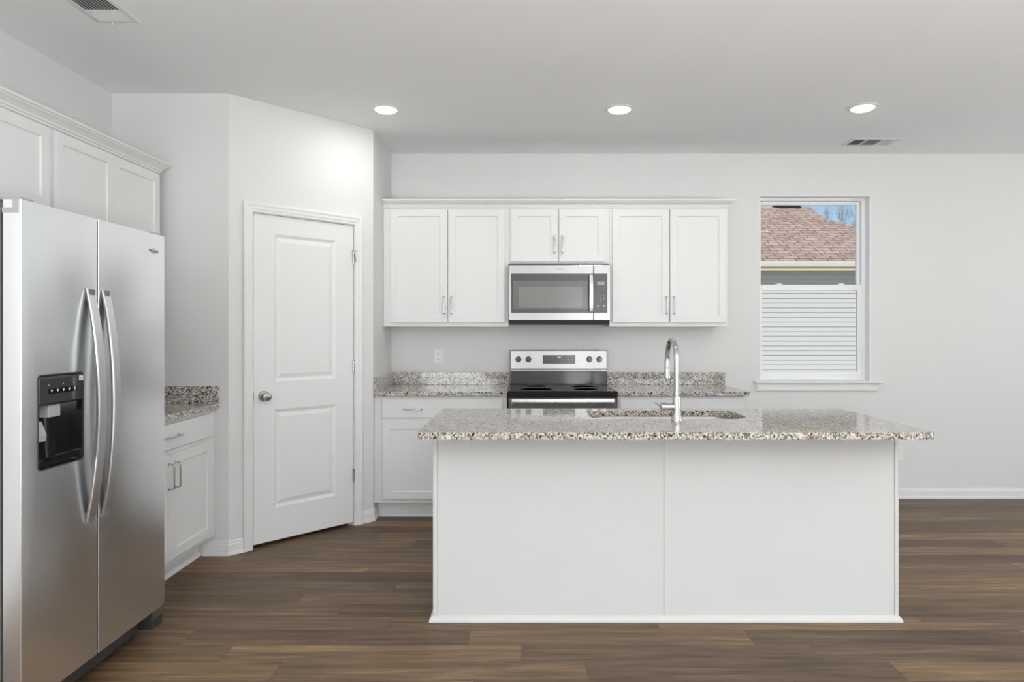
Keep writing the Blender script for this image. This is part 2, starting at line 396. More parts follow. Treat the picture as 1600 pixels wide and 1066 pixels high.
for q, z in enumerate(hz):
    h = MB()
    for kk in range(5):
        h.lathe([(0.0, 0), (0.0068, 0.0005), (0.0068, 0.0175), (0.0, 0.018)], (d1+0.003, yf-0.004, z-0.045+kk*0.018), (0, 0, 1), 12)
    h.lathe([(0.0, 0), (0.005, 0.001), (0.0035, 0.006), (0.0, 0.007)], (d1+0.003, yf-0.004, z+0.045), (0, 0, 1), 12)
    h.box(d1-0.004, d1+0.008, yf-0.002, yf+0.001, z-0.044, z+0.044)
    ho = h.build('hinge', M['nickel'], door, smooth=True)
    if q == 0:
        MB().box(d1-0.012, d1+0.026, yf-0.02, yf-0.004, z+0.046, z+0.051).tube([(d1+0.003, yf-0.012, z+0.048), (d1-0.012, yf-0.04, z+0.036), (d1-0.022, yf-0.028, z+0.008)], 0.0035, 8).tube([(d1+0.008, yf-0.014, z+0.046), (d1+0.012, yf-0.02, z-0.028)], 0.0042, 8).build('hinge_pin_stop', M['nickel'], door, smooth=True)
# casing: one mitred moulding on three sides + jamb liner
cas = thing('trim_1', loc=(NICX, NICY, 0), rz=ANG, kind='structure')
ci0, ci1, ctop, CW = DU0-0.004, DU1+0.004, DTOP+0.004, 0.058
prof = [(0, 0), (0, -0.009), (0.004, -0.011), (0.014, -0.011), (0.018, -0.014), (0.036, -0.015), (0.042, -0.018), (0.052, -0.0185), (CW, -0.014), (CW, 0)]
b = MB(); ls = []
for (cx, cz, sx, sz) in ((ci0, 0, -1, 0), (ci0, ctop, -1, 1), (ci1, ctop, 1, 1), (ci1, 0, 1, 0)):
    ls.append([(cx+sx*p, y-0.0008, cz+sz*p) for p, y in prof])
b.loops(ls).build('casing', M['trim'], cas)
b = MB()
b.box(DU0-0.018, DU0, 0, 0.1, 0, DTOP+0.018).box(DU1, DU1+0.018, 0, 0.1, 0, DTOP+0.018).box(DU0, DU1, 0, 0.1, DTOP, DTOP+0.018)
b.box(DU0, DU0+0.011, 0.041, 0.075, 0, DTOP).box(DU1-0.011, DU1, 0.041, 0.075, 0, DTOP).box(DU0+0.011, DU1-0.011, 0.041, 0.075, DTOP-0.011, DTOP)
b.build('jamb', M['trim'], cas)

# ---- kitchen window (single hung) in the back wall
win = thing('window_1', loc=(0, 0, 0), kind='structure')
T = 0.006
b = MB()                                                     # white liner of the opening
b.box(WX0, WX0+T, BACK-0.001, BACK+0.15, WZ0, WZ1).box(WX1-T, WX1, BACK-0.001, BACK+0.15, WZ0, WZ1).box(WX0+T, WX1-T, BACK-0.001, BACK+0.15, WZ1-T, WZ1)
b.build('reveal', M['vinyl'], win)
def frame4(x0, x1, z0, z1, y0, y1, wl, wr, wb, wt):
    return MB().box(x0, x0+wl, y0, y1, z0, z1).box(x1-wr, x1, y0, y1, z0, z1).box(x0+wl, x1-wr, y0, y1, z0, z0+wb).box(x0+wl, x1-wr, y0, y1, z1-wt, z1)
fy0, fy1 = BACK+0.075, BACK+0.15
frame4(WX0+T, WX1-T, WZ0, WZ1-T, fy0, fy1, 0.02, 0.026, 0.02, 0.02).build('window_frame', M['vinyl'], win, 0.002)
ux0, ux1, mz = WX0+T+0.02, WX1-T-0.026, 1.665
up = frame4(ux0, ux1, mz, WZ1-T-0.02, BACK+0.115, BACK+0.14, 0.022, 0.022, 0.035, 0.026).build('upper_sash', M['vinyl'], win, 0.002)
MB().box(ux0+0.02, ux1-0.02, BACK+0.126, BACK+0.130, mz+0.03, WZ1-T-0.044).build('pane', M['glass'], up)
lo = frame4(ux0-0.004, ux1+0.004, WZ0+0.018, mz+0.042, BACK+0.082, BACK+0.108, 0.026, 0.036, 0.05, 0.05).build('lower_sash', M['vinyl'], win, 0.002)
MB().box(ux0+0.02, ux1-0.03, BACK+0.093, BACK+0.097, WZ0+0.06, mz).build('pane', M['glass'], lo)
for lx in (ux0+0.16, ux1-0.16):
    MB().box(lx-0.028, lx+0.028, BACK+0.084, BACK+0.106, mz+0.042, mz+0.048).box(lx-0.012, lx+0.018, BACK+0.086, BACK+0.1, mz+0.048, mz+0.056).build('sash_lock', M['vinyl'], lo, 0.002)
b = MB(); b.box(WX0-0.05, WX1+0.085, BACK-0.036, BACK-0.0005, WZ0-0.02, WZ0).box(WX0, WX1, BACK-0.0005, BACK+0.08, WZ0-0.02, WZ0)
b.build('stool', M['trim'], win, 0.004)
MB().extr([(0, 0), (-0.012, 0), (-0.016, 0.012), (-0.016, 0.045), (-0.010, 0.054), (-0.010, 0.06), (0, 0.06)], lambda y, z: (WX0-0.028, BACK-0.0005+y, WZ0-0.081+z), lambda y, z: (WX1+0.05, BACK-0.0005+y, WZ0-0.081+z)).build('apron', M['trim'], win)

# ------------------------------------------------------------------ cabinets (local: x along the front, front faces -y, back at y=0)
def panel_door(name, parent, x0, x1, z0, z1, yface, st=0.052, flat=False):
    t = 0.019
    pr = [(0, yface-0.001), (0, yface-t+0.002), (0.002, yface-t)]
    if not flat: pr += [(st, yface-t), (st+0.0015, yface-t+0.006), (st+0.006, yface-t+0.008)]
    return MB().rings(x0, x1, z0, z1, pr).build(name, M['cab'], parent)
def pull(parent, x, z, yface, L=0.128, vert=True):
    h, rr = 0.030, 0.011; pts = []
    arc = lambda c, a0, a1: [(c + rr*math.cos(math.radians(a0+(a1-a0)*k/5)), rr*math.sin(math.radians(a0+(a1-a0)*k/5))) for k in range(6)]
    prof = [(-L/2, 0), (-L/2, h-rr)] + [(-L/2+rr-rr*math.cos(math.radians(a)), h-rr+rr*math.sin(math.radians(a))) for a in (18, 36, 54, 72, 90)]
    prof += [(-p, q) for p, q in prof[::-1]]
    P = [((x, yface-q, z+p) if vert else (x+p, yface-q, z)) for p, q in prof]
    m = MB().tube(P, 0.0046, 10)
    for e in (P[0], P[-1]):
        m.lathe([(0.0, 0), (0.0075, 0), (0.0075, 0.003), (0.005, 0.007), (0.0, 0.0072)], e, (0, -1, 0), 14)
    return m.build('pull_handle', M['chrome'], parent, smooth=True)

def wall_cabinet(label, loc, rz, W, H, D, doors, handles, group, zd=(0.03, 0.03)):
    r = thing('wall_cabinet', label, 'cabinet', loc, rz, group)
    b = MB().box(0, W, -D, -EPS, 0.012, H).box(0, 0.016, -D, -EPS, 0, 0.012).box(W-0.016, W, -D, -EPS, 0, 0.012).box(0.016, W-0.016, -D, -D+0.019, 0, 0.012)
    b.build('carcass', M['cab'], r)
    for (x0, x1), hx in zip(doors, handles):
        d = panel_door('door', r, x0, x1, zd[0], H-zd[1], -D)
        if hx is not None: pull(d, hx, zd[0]+0.128, -D-0.019)
    return r
GB = 'white wall cabinets on the back wall'
UD = 0.31; UZ = 1.366; UH = 0.905
s_d = 0.004785
X = lambda px: (px-823)*s_d
c1 = (-1.0745, -0.1365); c2 = (-0.1355, 0.6205); c3 = (0.6215, 1.5085)
wall_cabinet('white two-door wall cabinet left of the microwave', (c1[0], BACK, UZ), 0, c1[1]-c1[0], UH, UD,
             [(X(610.3)-c1[0], X(698.4)-c1[0]), (X(700.1)-c1[0], X(788.8)-c1[0])], [X(693.6)-c1[0], X(705.2)-c1[0]], GB, (0.030, 0.028))
wall_cabinet('short white two-door wall cabinet directly above the microwave', (c2[0], BACK, 1.838), 0, c2[1]-c2[0], UH-(1.838-UZ), UD,
             [(X(798.3)-c2[0], X(871.6)-c2[0]), (X(873.4)-c2[0], X(945.6)-c2[0])], [X(866.6)-c2[0], X(878.6)-c2[0]], GB, (0.013, 0.028))
wall_cabinet('white two-door wall cabinet right of the microwave, nearest the window', (c3[0], BACK, UZ), 0, c3[1]-c3[0], UH, UD,
             [(X(957.2)-c3[0], X(1045.5)-c3[0]), (X(1047.3)-c3[0], X(1134.6)-c3[0])], [X(1041.2)-c3[0], X(1052.9)-c3[0]], GB, (0.030, 0.028))
# left wall: local x = +Y, front faces +X
GL = 'white wall cabinets on the left wall'
LC1 = (2.155, 3.074); LC2 = (3.076, 3.99)
def left_doors(y0, y1):
    m_ = (y0+y1)/2; return [(0.018, m_-y0-0.002), (m_-y0+0.002, y1-y0-0.018)]
wall_cabinet('short white wall cabinet above the refrigerator', (LEFT, LC1[0], 1.857), PI/2, LC1[1]-LC1[0], UZ+UH-1.857, UD, left_doors(*LC1), [None, None], GL, (0.02, 0.028))
wall_cabinet('tall white wall cabinet in the left corner beyond the refrigerator', (LEFT, LC2[0], UZ), PI/2, LC2[1]-LC2[0], UH, UD, left_doors(*LC2), [0.40, 0.51], GL, (0.03, 0.028))
# crown mouldings
CP = [(0, 0), (-0.006, 0), (-0.008, 0.010), (-0.014, 0.012), (-0.016, 0.022), (-0.030, 0.034), (-0.042, 0.042), (-0.044, 0.047), (-0.052, 0.049), (-0.052, 0.060), (0, 0.060)]
cz = UZ+UH-0.018
b = MB(); yb_ = BACK-UD-EPS
b.loops([[(c1[0], yb_+y, cz+z) for y, z in CP], [(c3[1]+0.001-y, yb_+y, cz+z) for y, z in CP], [(c3[1]+0.001-y, BACK-EPS, cz+z) for y, z in CP]])
tag(b.build('crown_moulding', M['cab']), 'white crown moulding along the top of the back wall cabinets', 'moulding')
b = MB(); xb_ = LEFT+UD+EPS
b.loops([[(xb_-y, LC1[0]-0.6, cz+z) for y, z in CP], [(xb_-y, LC2[1]+0.001-y, cz+z) for y, z in CP], [(LEFT+EPS, LC2[1]+0.001-y, cz+z) for y, z in CP]])
tag(b.build('crown_moulding', M['cab']), 'white crown moulding along the top of the left wall cabinets above the refrigerator', 'moulding')

def base_cabinet(label, loc, rz, W, fronts, group, shoe=True, x_off=0.0):
    D, H, TK = 0.61, CT-CTH-0.001, 0.118
    r = thing('base_cabinet', label, 'cabinet', loc, rz, group)
    MB().box(0, W, -D, -EPS, TK, H).build('carcass', M['cab'], r)
    MB().box(0.0, W, -D+0.092, -EPS, 0.0005, TK).build('toe_kick', M['cab'], r)
    if shoe: MB().extr([(0, 0.0005), (-0.014, 0.0005), (-0.012, 0.010), (-0.007, 0.017), (0, 0.02)], lambda y, z: (x_off, -D+0.0915+y, z), lambda y, z: (W, -D+0.0915+y, z)).build('shoe_moulding', M['cab'], r)
    for f in fronts:
        kind, x0, x1, z0, z1, hs = f
        p = panel_door(kind, r, x0, x1, z0, z1, -D, flat=(kind == 'drawer'))
        for (hx, hz_, vert) in hs: pull(p, hx, hz_, -D-0.019, vert=vert)
    return r
W1 = -0.139-(-1.0755)
base_cabinet('white base cabinet under the granite counter left of the range', (-1.0755, BACK, 0), 0, W1,
    [('drawer', 0.058, 0.908, 0.721, 0.852, [(0.275, 0.783, False), (0.69, 0.783, False)]),
     ('door', 0.058, 0.481, 0.147, 0.694, [(0.45, 0.58, True)]), ('door', 0.485, 0.908, 0.147, 0.694, [(0.515, 0.58, True)])],
    'white base cabinets', x_off=0.02)
W2 = 1.536-0.641
base_cabinet('white base cabinet behind the island, right of the range', (0.641, BACK, 0), 0, W2,
    [('drawer', 0.018, 0.872, 0.721, 0.852, [(0.235, 0.783, False), (0.655, 0.783, False)]),
     ('door', 0.018, 0.443, 0.147, 0.694, [(0.41, 0.58, True)]), ('door', 0.447, 0.872, 0.147, 0.694, [(0.48, 0.58, True)])],
    'white base cabinets')
LB0, LB1 = 3.072, 4.05
base_cabinet('white base cabinet between the refrigerator and the pantry wall', (LEFT, LB0, 0), PI/2, LB1-LB0,
    [('drawer', 0.018, 0.908, 0.721, 0.852, [(0.46, 0.787, False)]),
     ('door', 0.018, 0.452, 0.147, 0.694, [(0.424, 0.585, True)]), ('door', 0.456, 0.908, 0.147, 0.694, [(0.486, 0.585, True)])],
    'white base cabinets')

# ------------------------------------------------------------------ granite counters
def slab(b, x0, x1, y0, y1, z0=CT-CTH, z1=CT): return b.box(x0, x1, y0, y1, z0, z1)
FY = BACK-0.645
r = thing('countertop', 'speckled granite countertop left of the range, meeting the pantry wall', 'countertop', (-1.075, FY, CT-CTH), 0, 'granite countertops')
slab(MB(), 0, 0.939, 0, 0.643, 0, CTH).build('counter_slab', M['granite'], r, 0.003)
MB().box(0.0205, 0.939, 0.623, 0.643, CTH, CTH+0.1).build('backsplash', M['granite'], r, 0.0015)
MB().box(0.0, 0.02, 0.006, 0.643, CTH, CTH+0.1).build('side_splash', M['granite'], r, 0.0015)
r = thing('countertop', 'speckled granite countertop right of the range, ending before the window', 'countertop', (0.638, FY, CT-CTH), 0, 'granite countertops')
slab(MB(), 0, 0.928, 0, 0.643, 0, CTH).build('counter_slab', M['granite'], r, 0.003)
MB().box(0.0, 0.936, 0.623, 0.643, CTH, CTH+0.1).build('backsplash', M['granite'], r, 0.0015)
r = thing('countertop', 'small speckled granite countertop between refrigerator and pantry wall', 'countertop', (LEFT+EPS, LB0-0.01, CT-CTH), 0, 'granite countertops')
LW = NICY-EPS-(LB0-0.01)
slab(MB(), 0, 0.639, 0, LW, 0, CTH).build('counter_slab', M['granite'], r, 0.003)
MB().box(0.0, 0.02, 0.0, LW-0.0205, CTH, CTH+0.1).build('backsplash', M['granite'], r, 0.0015)
MB().box(0.0, 0.639, LW-0.02, LW, CTH, CTH+0.1).build('side_splash', M['granite'], r, 0.0015)

# ------------------------------------------------------------------ island
IX0, IX1, IY0, IY1 = -0.429, 1.702, 3.135, 3.735
isl = thing('kitchen_island', 'white panelled kitchen island under the large granite top', 'kitchen island', (IX0, IY0, 0))
W = IX1-IX0; D = IY1-IY0; IH = CT-CTH-0.001
SX0, SX1, SY0, SY1 = 0.315, 1.092, 3.318, 3.672               # sink opening
b = MB()                                                       # hollow carcass so the bowl hangs inside
b.box(0, W, 0, 0.018, 0.0005, IH).box(0, 0.018, 0.0181, D, 0.0005, IH).box(W-0.018, W, 0.0181, D, 0.0005, IH)
b.box(0.0181, W-0.0181, D-0.02, D, 0.1, IH).box(0.0181, W-0.0181, 0.0181, D-0.0201, 0.1, 0.118).box(0.0181, W-0.0181, D-0.095, D-0.08, 0.0005, 0.0999)
b.build('carcass', M['cab'], isl)
xm = 0.627*0+((1041.5-823)*3.135/1066.7-IX0)
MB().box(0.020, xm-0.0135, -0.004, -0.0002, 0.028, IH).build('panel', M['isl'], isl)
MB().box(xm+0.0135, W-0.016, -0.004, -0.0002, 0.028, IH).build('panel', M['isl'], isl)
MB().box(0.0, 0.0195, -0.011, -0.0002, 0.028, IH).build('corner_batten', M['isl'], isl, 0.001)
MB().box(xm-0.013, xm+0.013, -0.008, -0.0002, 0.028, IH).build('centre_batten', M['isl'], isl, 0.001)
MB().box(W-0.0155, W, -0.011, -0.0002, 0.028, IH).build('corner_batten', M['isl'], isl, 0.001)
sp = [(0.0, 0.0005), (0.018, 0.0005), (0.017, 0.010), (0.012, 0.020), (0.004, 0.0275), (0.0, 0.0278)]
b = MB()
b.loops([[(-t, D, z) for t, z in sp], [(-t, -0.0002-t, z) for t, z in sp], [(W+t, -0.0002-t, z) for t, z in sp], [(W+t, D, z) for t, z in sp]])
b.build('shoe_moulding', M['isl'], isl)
nd = 5
for i in range(nd):                                            # doors on the kitchen side, facing the range
    x0 = 0.02 + i*(W-0.04)/nd + 0.002; x1 = 0.02 + (i+1)*(W-0.04)/nd - 0.002
    MB().rings(x0, x1, 0.13, IH-0.02, [(0, D+0.0005), (0, D+0.019), (0.055, D+0.019), (0.058, D+0.011)]).build('door', M['cab'], isl)

TX0, TX1, TY0, TY1 = -0.463, 1.7275, 2.881, 3.770
top = thing('island_countertop', 'long speckled granite island top with the undermount sink cut-out', 'countertop', (TX0, TY0, CT-CTH), 0, 'granite countertops')
b = MB(); bm = b.bm
out = rrect(TX0, TX1, TY0, TY1, 0.022, 8); inn = rrect(SX0, SX1, SY0, SY1, 0.10, 12)
def ringfill(z):
    vo = [bm.verts.new((x-TX0, y-TY0, z)) for x, y in out]; vi = [bm.verts.new((x-TX0, y-TY0, z)) for x, y in inn]
    es = [bm.edges.new((l[i], l[(i+1) % len(l)])) for l in (vo, vi) for i in range(len(l))]
    bmesh.ops.triangle_fill(bm, edges=es, use_beauty=True); return vo, vi
a_, c_ = ringfill(0.0), ringfill(CTH)
for l0, l1 in zip(a_, c_):
    n_ = len(l0)
    for i in range(n_): bm.faces.new((l0[i], l0[(i+1) % n_], l1[(i+1) % n_], l1[i]))
o = b.build('counter_slab', M['granite'], top, 0.003)
# sink bowl
snk = thing('kitchen_sink', 'stainless steel undermount sink bowl set in the island top', 'sink', (SX0, SY0, CT-CTH-0.2))
ls = []
for ins, z in ((-0.02, 0.1985), (-0.003, 0.1985), (-0.001, 0.195), (0.002, 0.03), (0.02, 0.004), (0.06, 0.0)):
    ls.append([(x-SX0, y-SY0, z) for x, y in rrect(SX0+ins, SX1-ins, SY0+ins, SY1-ins, max(0.1-ins, 0.03), 10)])
for ins, z in ((0.06, -0.004), (0.018, 0.0), (-0.003, 0.03), (-0.006, 0.19), (-0.02, 0.194)):
    ls.append([(x-SX0, y-SY0, z) for x, y in rrect(SX0+ins, SX1-ins, SY0+ins, SY1-ins, max(0.1-ins, 0.03), 10)])
b = MB(); R_ = ls
b.loops(R_[:6], False, True); b.loops(R_[6:], True, False)
b.build('bowl', M['sinksteel'], snk, smooth=True)
MB().lathe([(0.0, 0.001), (0.03, 0.001), (0.034, 0.003), (0.045, 0.003), (0.047, 0.0005), (0.0, 0.0003)], ((SX1-SX0)/2, (SY1-SY0)/2, 0.0), (0, 0, 1), 28).build('drain', M['chrome'], snk, smooth=True)
# faucet
FX, FYY = 0.716, 3.262
fc = thing('faucet', 'tall chrome gooseneck faucet with side handle behind the island sink edge', 'faucet', (FX, FYY, CT+0.0005))
MB().lathe([(0.0, 0), (0.0275, 0), (0.0275, 0.004), (0.0235, 0.012), (0.0205, 0.03), (0.0195, 0.06), (0.0185, 0.108), (0.0165, 0.114), (0.0, 0.1142)]).build('body', M['chrome'], fc, smooth=True)
pth = [(0, 0, 0.112), (0, 0, 0.20), (0, 0, 0.285)]
R_ = 0.098
for kk in range(1, 17):
    a = PI - PI*kk/16; pth.append((-0.004*kk/16, R_ + R_*math.cos(a), 0.285 + R_*math.sin(a)))
pth.append((-0.005, 2*R_, 0.272))
MB().tube(pth, 0.0128, 20).build('spout', M['chrome'], fc, smooth=True)
MB().lathe([(0.0, 0), (0.013, 0.0), (0.0132, 0.003), (0.0142, 0.006), (0.0142, 0.06), (0.0165, 0.080), (0.0165, 0.084), (0.013, 0.086), (0.0, 0.086)], (-0.005, 2*R_, 0.274), (0, 0, -1), 24).build('spray_head', M['chrome'], fc, smooth=True)
MB().lathe([(0.0, 0), (0.0135, 0.0), (0.0135, 0.002), (0.0, 0.002)], (-0.005, 2*R_, 0.232), (0, 0, -1), 24).build('spray_button', M['darkgrey'], fc, smooth=True)
hd = MB().lathe([(0.0, 0.0), (0.0165, 0.0), (0.0165, 0.042), (0.0195, 0.044), (0.0195, 0.060), (0.015, 0.064), (0.0, 0.0645)], (-0.012, 0, 0.066), (-1, 0, 0), 24).build('handle', M['chrome'], fc, smooth=True)
MB().tube([(-0.068, 0, 0.066), (-0.082, 0.022, 0.070), (-0.090, 0.06, 0.078)], [0.006, 0.005, 0.004], 10).build('lever', M['chrome'], hd, smooth=True)

# ------------------------------------------------------------------ range
RX0, RX1 = -0.1315, 0.6325
rg = thing('range', 'stainless steel electric range with black glass cooktop between the back counters', 'range', (RX0, BACK-0.02, 0))
W = RX1-RX0
RF = -0.612                                                     # front of the body, local y
MB().box(0.002, W-0.002, RF, -0.004, 0.03, 0.868).build('body', M['darkgrey'], rg)
for lx in (0.05, W-0.05):
    for ly in (RF+0.06, -0.06): MB().lathe([(0.0, 0), (0.016, 0), (0.016, 0.008), (0.008, 0.010), (0.008, 0.03), (0.0, 0.03)], (lx, ly, 0.0005), seg=16).build('foot', M['darkgrey'], rg, smooth=True)
od = MB().box(0.004, W-0.004, RF-0.032, RF-0.001, 0.245, 0.862).build('oven_door', M['steel2'], rg, 0.004)
MB().box(0.12, W-0.12, RF-0.0345, RF-0.0322, 0.36, 0.68).build('oven_window', M['blackglass'], od, 0.001)
ls = []
for kk in range(25):                                             # flat bowed towel-bar handle
    t = kk/24; x = 0.026 + t*(W-0.052); bow = 0.010*(1-(2*t-1)**2)
    y = RF-0.066-bow; ls.append([(x, y, 0.822), (x, y-0.014, 0.824), (x, y-0.016, 0.842), (x, y-0.012, 0.862), (x, y, 0.862)])
b = MB().loops(ls)
for x in (0.05, W-0.05): b.box(x-0.016, x+0.016, RF-0.072, RF-0.031, 0.826, 0.856)
b.build('oven_handle', M['bar'], od, 0.002)
dw = MB().box(0.004, W-0.004, RF-0.03, RF-0.001, 0.04, 0.235).build('storage_drawer', M['steel2'], rg, 0.004)
# cooktop: black frame with sunk glass
CTZ = 0.912
MB().box(0.0, W, RF-0.030, -0.045, 0.8685, CTZ-0.006).box(0, W, RF-0.030, RF-0.004, CTZ-0.006, CTZ).box(0, 0.018, RF-0.004, -0.06, CTZ-0.006, CTZ).box(W-0.018, W, RF-0.004, -0.06, CTZ-0.006, CTZ).box(0, W, -0.085, -0.045, CTZ-0.006, CTZ+0.004).build('cooktop_frame', M['black'], rg, 0.003)
gl = MB().box(0.0185, W-0.0185, RF-0.0035, -0.0855, CTZ-0.0058, CTZ-0.002).build('cooktop_glass', M['blackglass'], rg)
for ex, ey, er in ((0.2, RF+0.15, 0.115), (0.56, RF+0.15, 0.09), (0.2, -0.2, 0.08), (0.56, -0.2, 0.10)):
    MB().lathe([(er, 0), (er, 0.0003), (er-0.002, 0.0003), (er-0.002, 0)], (ex, ey, CTZ-0.002), seg=48).build('burner_ring', M['print_g'], gl)
# backguard: black riser below, steel control panel above, slightly leaning back
b = MB(); b.extr([(-0.055, CTZ+0.0042), (-0.050, 1.015), (-0.004, 1.015), (-0.004, CTZ+0.0042)], lambda y, z: (0.006, y, z), lambda y, z: (W-0.006, y, z)).build('backguard_riser', M['black'], rg, 0.002)
bgp = MB().extr([(-0.066, 1.016), (-0.066, 1.030), (-0.058, 1.036), (-0.050, 1.176), (-0.044, 1.182), (-0.004, 1.182), (-0.004, 1.016)], lambda y, z: (0.005, y, z), lambda y, z: (W-0.005, y, z)).build('control_panel', M['steel2'], rg, 0.0015)
lean = math.atan2(0.008, 0.14)
ypan = lambda z: -0.058 + (z-1.036)*0.008/0.14
s_r = 0.00502
for px in (809.9, 825.7, 921.0, 936.7):
    kx = (px-823)*s_r-RX0; kz = 1.334-(561.6-517)*s_r; ky = ypan(kz)
    kb = MB().lathe([(0.0, 0), (0.0235, 0), (0.0235, 0.004), (0.021, 0.006), (0.020, 0.022), (0.0185, 0.025), (0.0, 0.0255)], (kx, ky-0.0004, kz), (0, -1, 0), 32).box(kx-0.0045, kx+0.0045, ky-0.036, ky-0.02, kz-0.019, kz+0.019).build('control_knob', M['charcoal'], rg, smooth=True)
    MB().box(kx-0.0009, kx+0.0009, ky-0.0365, ky-0.0361, kz+0.006, kz+0.018).build('pointer', M['print_w'], kb)
    for da, dz in ((0.003, 0.0345), (0.008, -0.0365)): MB().box(kx-da, kx+da, ypan(kz+dz)-0.0012, ypan(kz+dz)-0.0004, kz+dz-0.0008, kz+dz+0.0008).build('dial_mark', M['print_g'], bgp)
dx0, dx1, dz0, dz1 = (848-823)*s_r-RX0, (898.9-823)*s_r-RX0, 1.334-(568.5-517)*s_r, 1.334-(555.2-517)*s_r
dm = (dz0+dz1)/2; dy = ypan(dm)
disp = MB().box(dx0, dx1, dy-0.003, dy+0.004, dz0, dz1).build('display', M['charcoal'], rg, 0.001)
text('clock_digits', '2:00', 0.017, M['digits'], disp, ((dx0+dx1)/2, dy-0.0034, dz1-0.018), (PI/2, 0, 0))
for tx, tz in [(0.12, .78), (0.32, .78), (0.12, .5), (0.22, .5), (0.78, .8), (0.9, .8), (0.78, .5), (0.9, .5), (0.1, .2), (0.42, .2), (0.56, .2), (0.78, .2), (0.9, .2)]:
    cx, cz_ = dx0+(dx1-dx0)*tx, dz0+(dz1-dz0)*tz
    MB().box(cx-0.008, cx+0.008, dy-0.0034, dy-0.0031, cz_-0.0012, cz_+0.0012).build('button_print', M['print_g'], disp)

# ------------------------------------------------------------------ microwave
mw = thing('microwave', 'stainless steel over-the-range microwave with dark glass door', 'microwave', (-0.1345, BACK, 1.38))
MF = BACK-5.05; s_m = 5.05/1066.7
mx = lambda px: (px-823)*s_m+0.1345
mzz = lambda py: 1.334-(py-517)*s_m-1.38
W = 0.754
MB().box(0.003, W-0.003, -MF+0.035, -0.003, 0.02, 0.455).build('case', M['darkgrey'], mw)
MB().extr([(-MF+0.002, 0.030), (-MF+0.01, 0.006), (-MF+0.04, 0.0), (-0.003, 0.0), (-0.003, 0.0195), (-MF+0.035, 0.0195), (-MF+0.035, 0.030)], lambda y, z: (0.006, y, z), lambda y, z: (W-0.006, y, z)).build('vent_base', M['darkgrey'], mw)
zt, zb = mzz(414), mzz(500.7)
seam = mx(927.6)
dr = MB().box(0.0, seam-0.001, -MF, -MF+0.0345, zb, zt).build('door', M['steel2'], mw, 0.003)
cp = MB().box(seam+0.001, W, -MF, -MF+0.0345, zb, zt).build('control_panel', M['steel2'], mw, 0.003)
def plate(x0, x1, z0, z1, r, y0, y1, corners=(1, 1, 1, 1)):
    pts = rrect(x0, x1, z0, z1, r, 5)
    return MB().loops([[(x, y1, z) for x, z in pts], [(x, y0, z) for x, z in pts]])
plate(mx(798.6), seam-0.0012, mzz(489), mzz(427.8), 0.006, -MF-0.002, -MF+0.001).build('door_glass', M['charcoal'], dr, 0.0006)
plate(mx(801.6), mx(918.2), mzz(483.2), mzz(438.8), 0.003, -MF-0.0026, -MF-0.0019).build('window_border', M['window_rim'], dr)
plate(mx(810), mx(909.6), mzz(480.8), mzz(447.8), 0.003, -MF-0.0032, -MF-0.0025).build('window_screen', M['window_tint'], dr)
ls = []
hx0, hx1 = mx(919.6), mx(927.0); hz0, hz1 = mzz(487.2), mzz(429.6)
for kk in range(21):
    t = kk/20; z = hz0 + t*(hz1-hz0); bow = 0.012*(1-(2*t-1)**2); y = -MF-0.024-bow
    ls.append([(hx0, y, z), (hx0+0.004, y-0.008, z), (hx1-0.004, y-0.008, z), (hx1, y, z), (hx1, y+0.008, z), (hx0, y+0.008, z)])
b = MB().loops(ls)
for z in (hz0+0.012, hz1-0.012): b.box(hx0+0.006, hx1-0.006, -MF-0.022, -MF-0.002, z-0.01, z+0.01)
b.build('door_handle', M['bar'], dr, 0.001)
text('brand_print', 'Whirlpool', 0.0125, M['print_g'], dr, (mx(875), -MF-0.0003, mzz(420.7)), (PI/2, 0, 0))
kp = plate(seam+0.0012, mx(949), mzz(489), mzz(427.8), 0.006, -MF-0.002, -MF+0.001).build('keypad', M['charcoal'], cp, 0.0006)
MB().box(mx(933), mx(944.7), -MF-0.0026, -MF-0.0019, mzz(445.2), mzz(440)).build('display', M['lcd'], kp)
def mark(px, py, hw, hh): MB().box(mx(px)-hw, mx(px)+hw, -MF-0.0024, -MF-0.0019, mzz(py)-hh, mzz(py)+hh).build('button_mark', M['print_w'], kp)
for py, hh in ((450, .0006), (453.2, .0011), (456.6, .0011)):
    for px in (934.2, 939, 943.8): mark(px, py, 0.0045, hh)
for px in (934.2, 943.8):
    MB().lathe([(0.0, 0), (0.0055, 0), (0.0055, 0.0005), (0.0, 0.0005)], (mx(px), -MF-0.0019, mzz(478.2)), (0, -1, 0), 16).build('round_button', M['print_w'], kp)
    mark(px, 482.6, 0.003, 0.001)
mark(939, 477.5, 0.005, 0.001)
for rrow, py in (('123', 461.5), ('456', 464.6), ('789', 467.6), (' 0 ', 470.4)):
    for ch, px in zip(rrow, (934.2, 939, 943.8)):
        if ch != ' ': text('key_digit', ch, 0.0115, M['print_w'], kp, (mx(px), -MF-0.0023, mzz(py)), (PI/2, 0, 0))

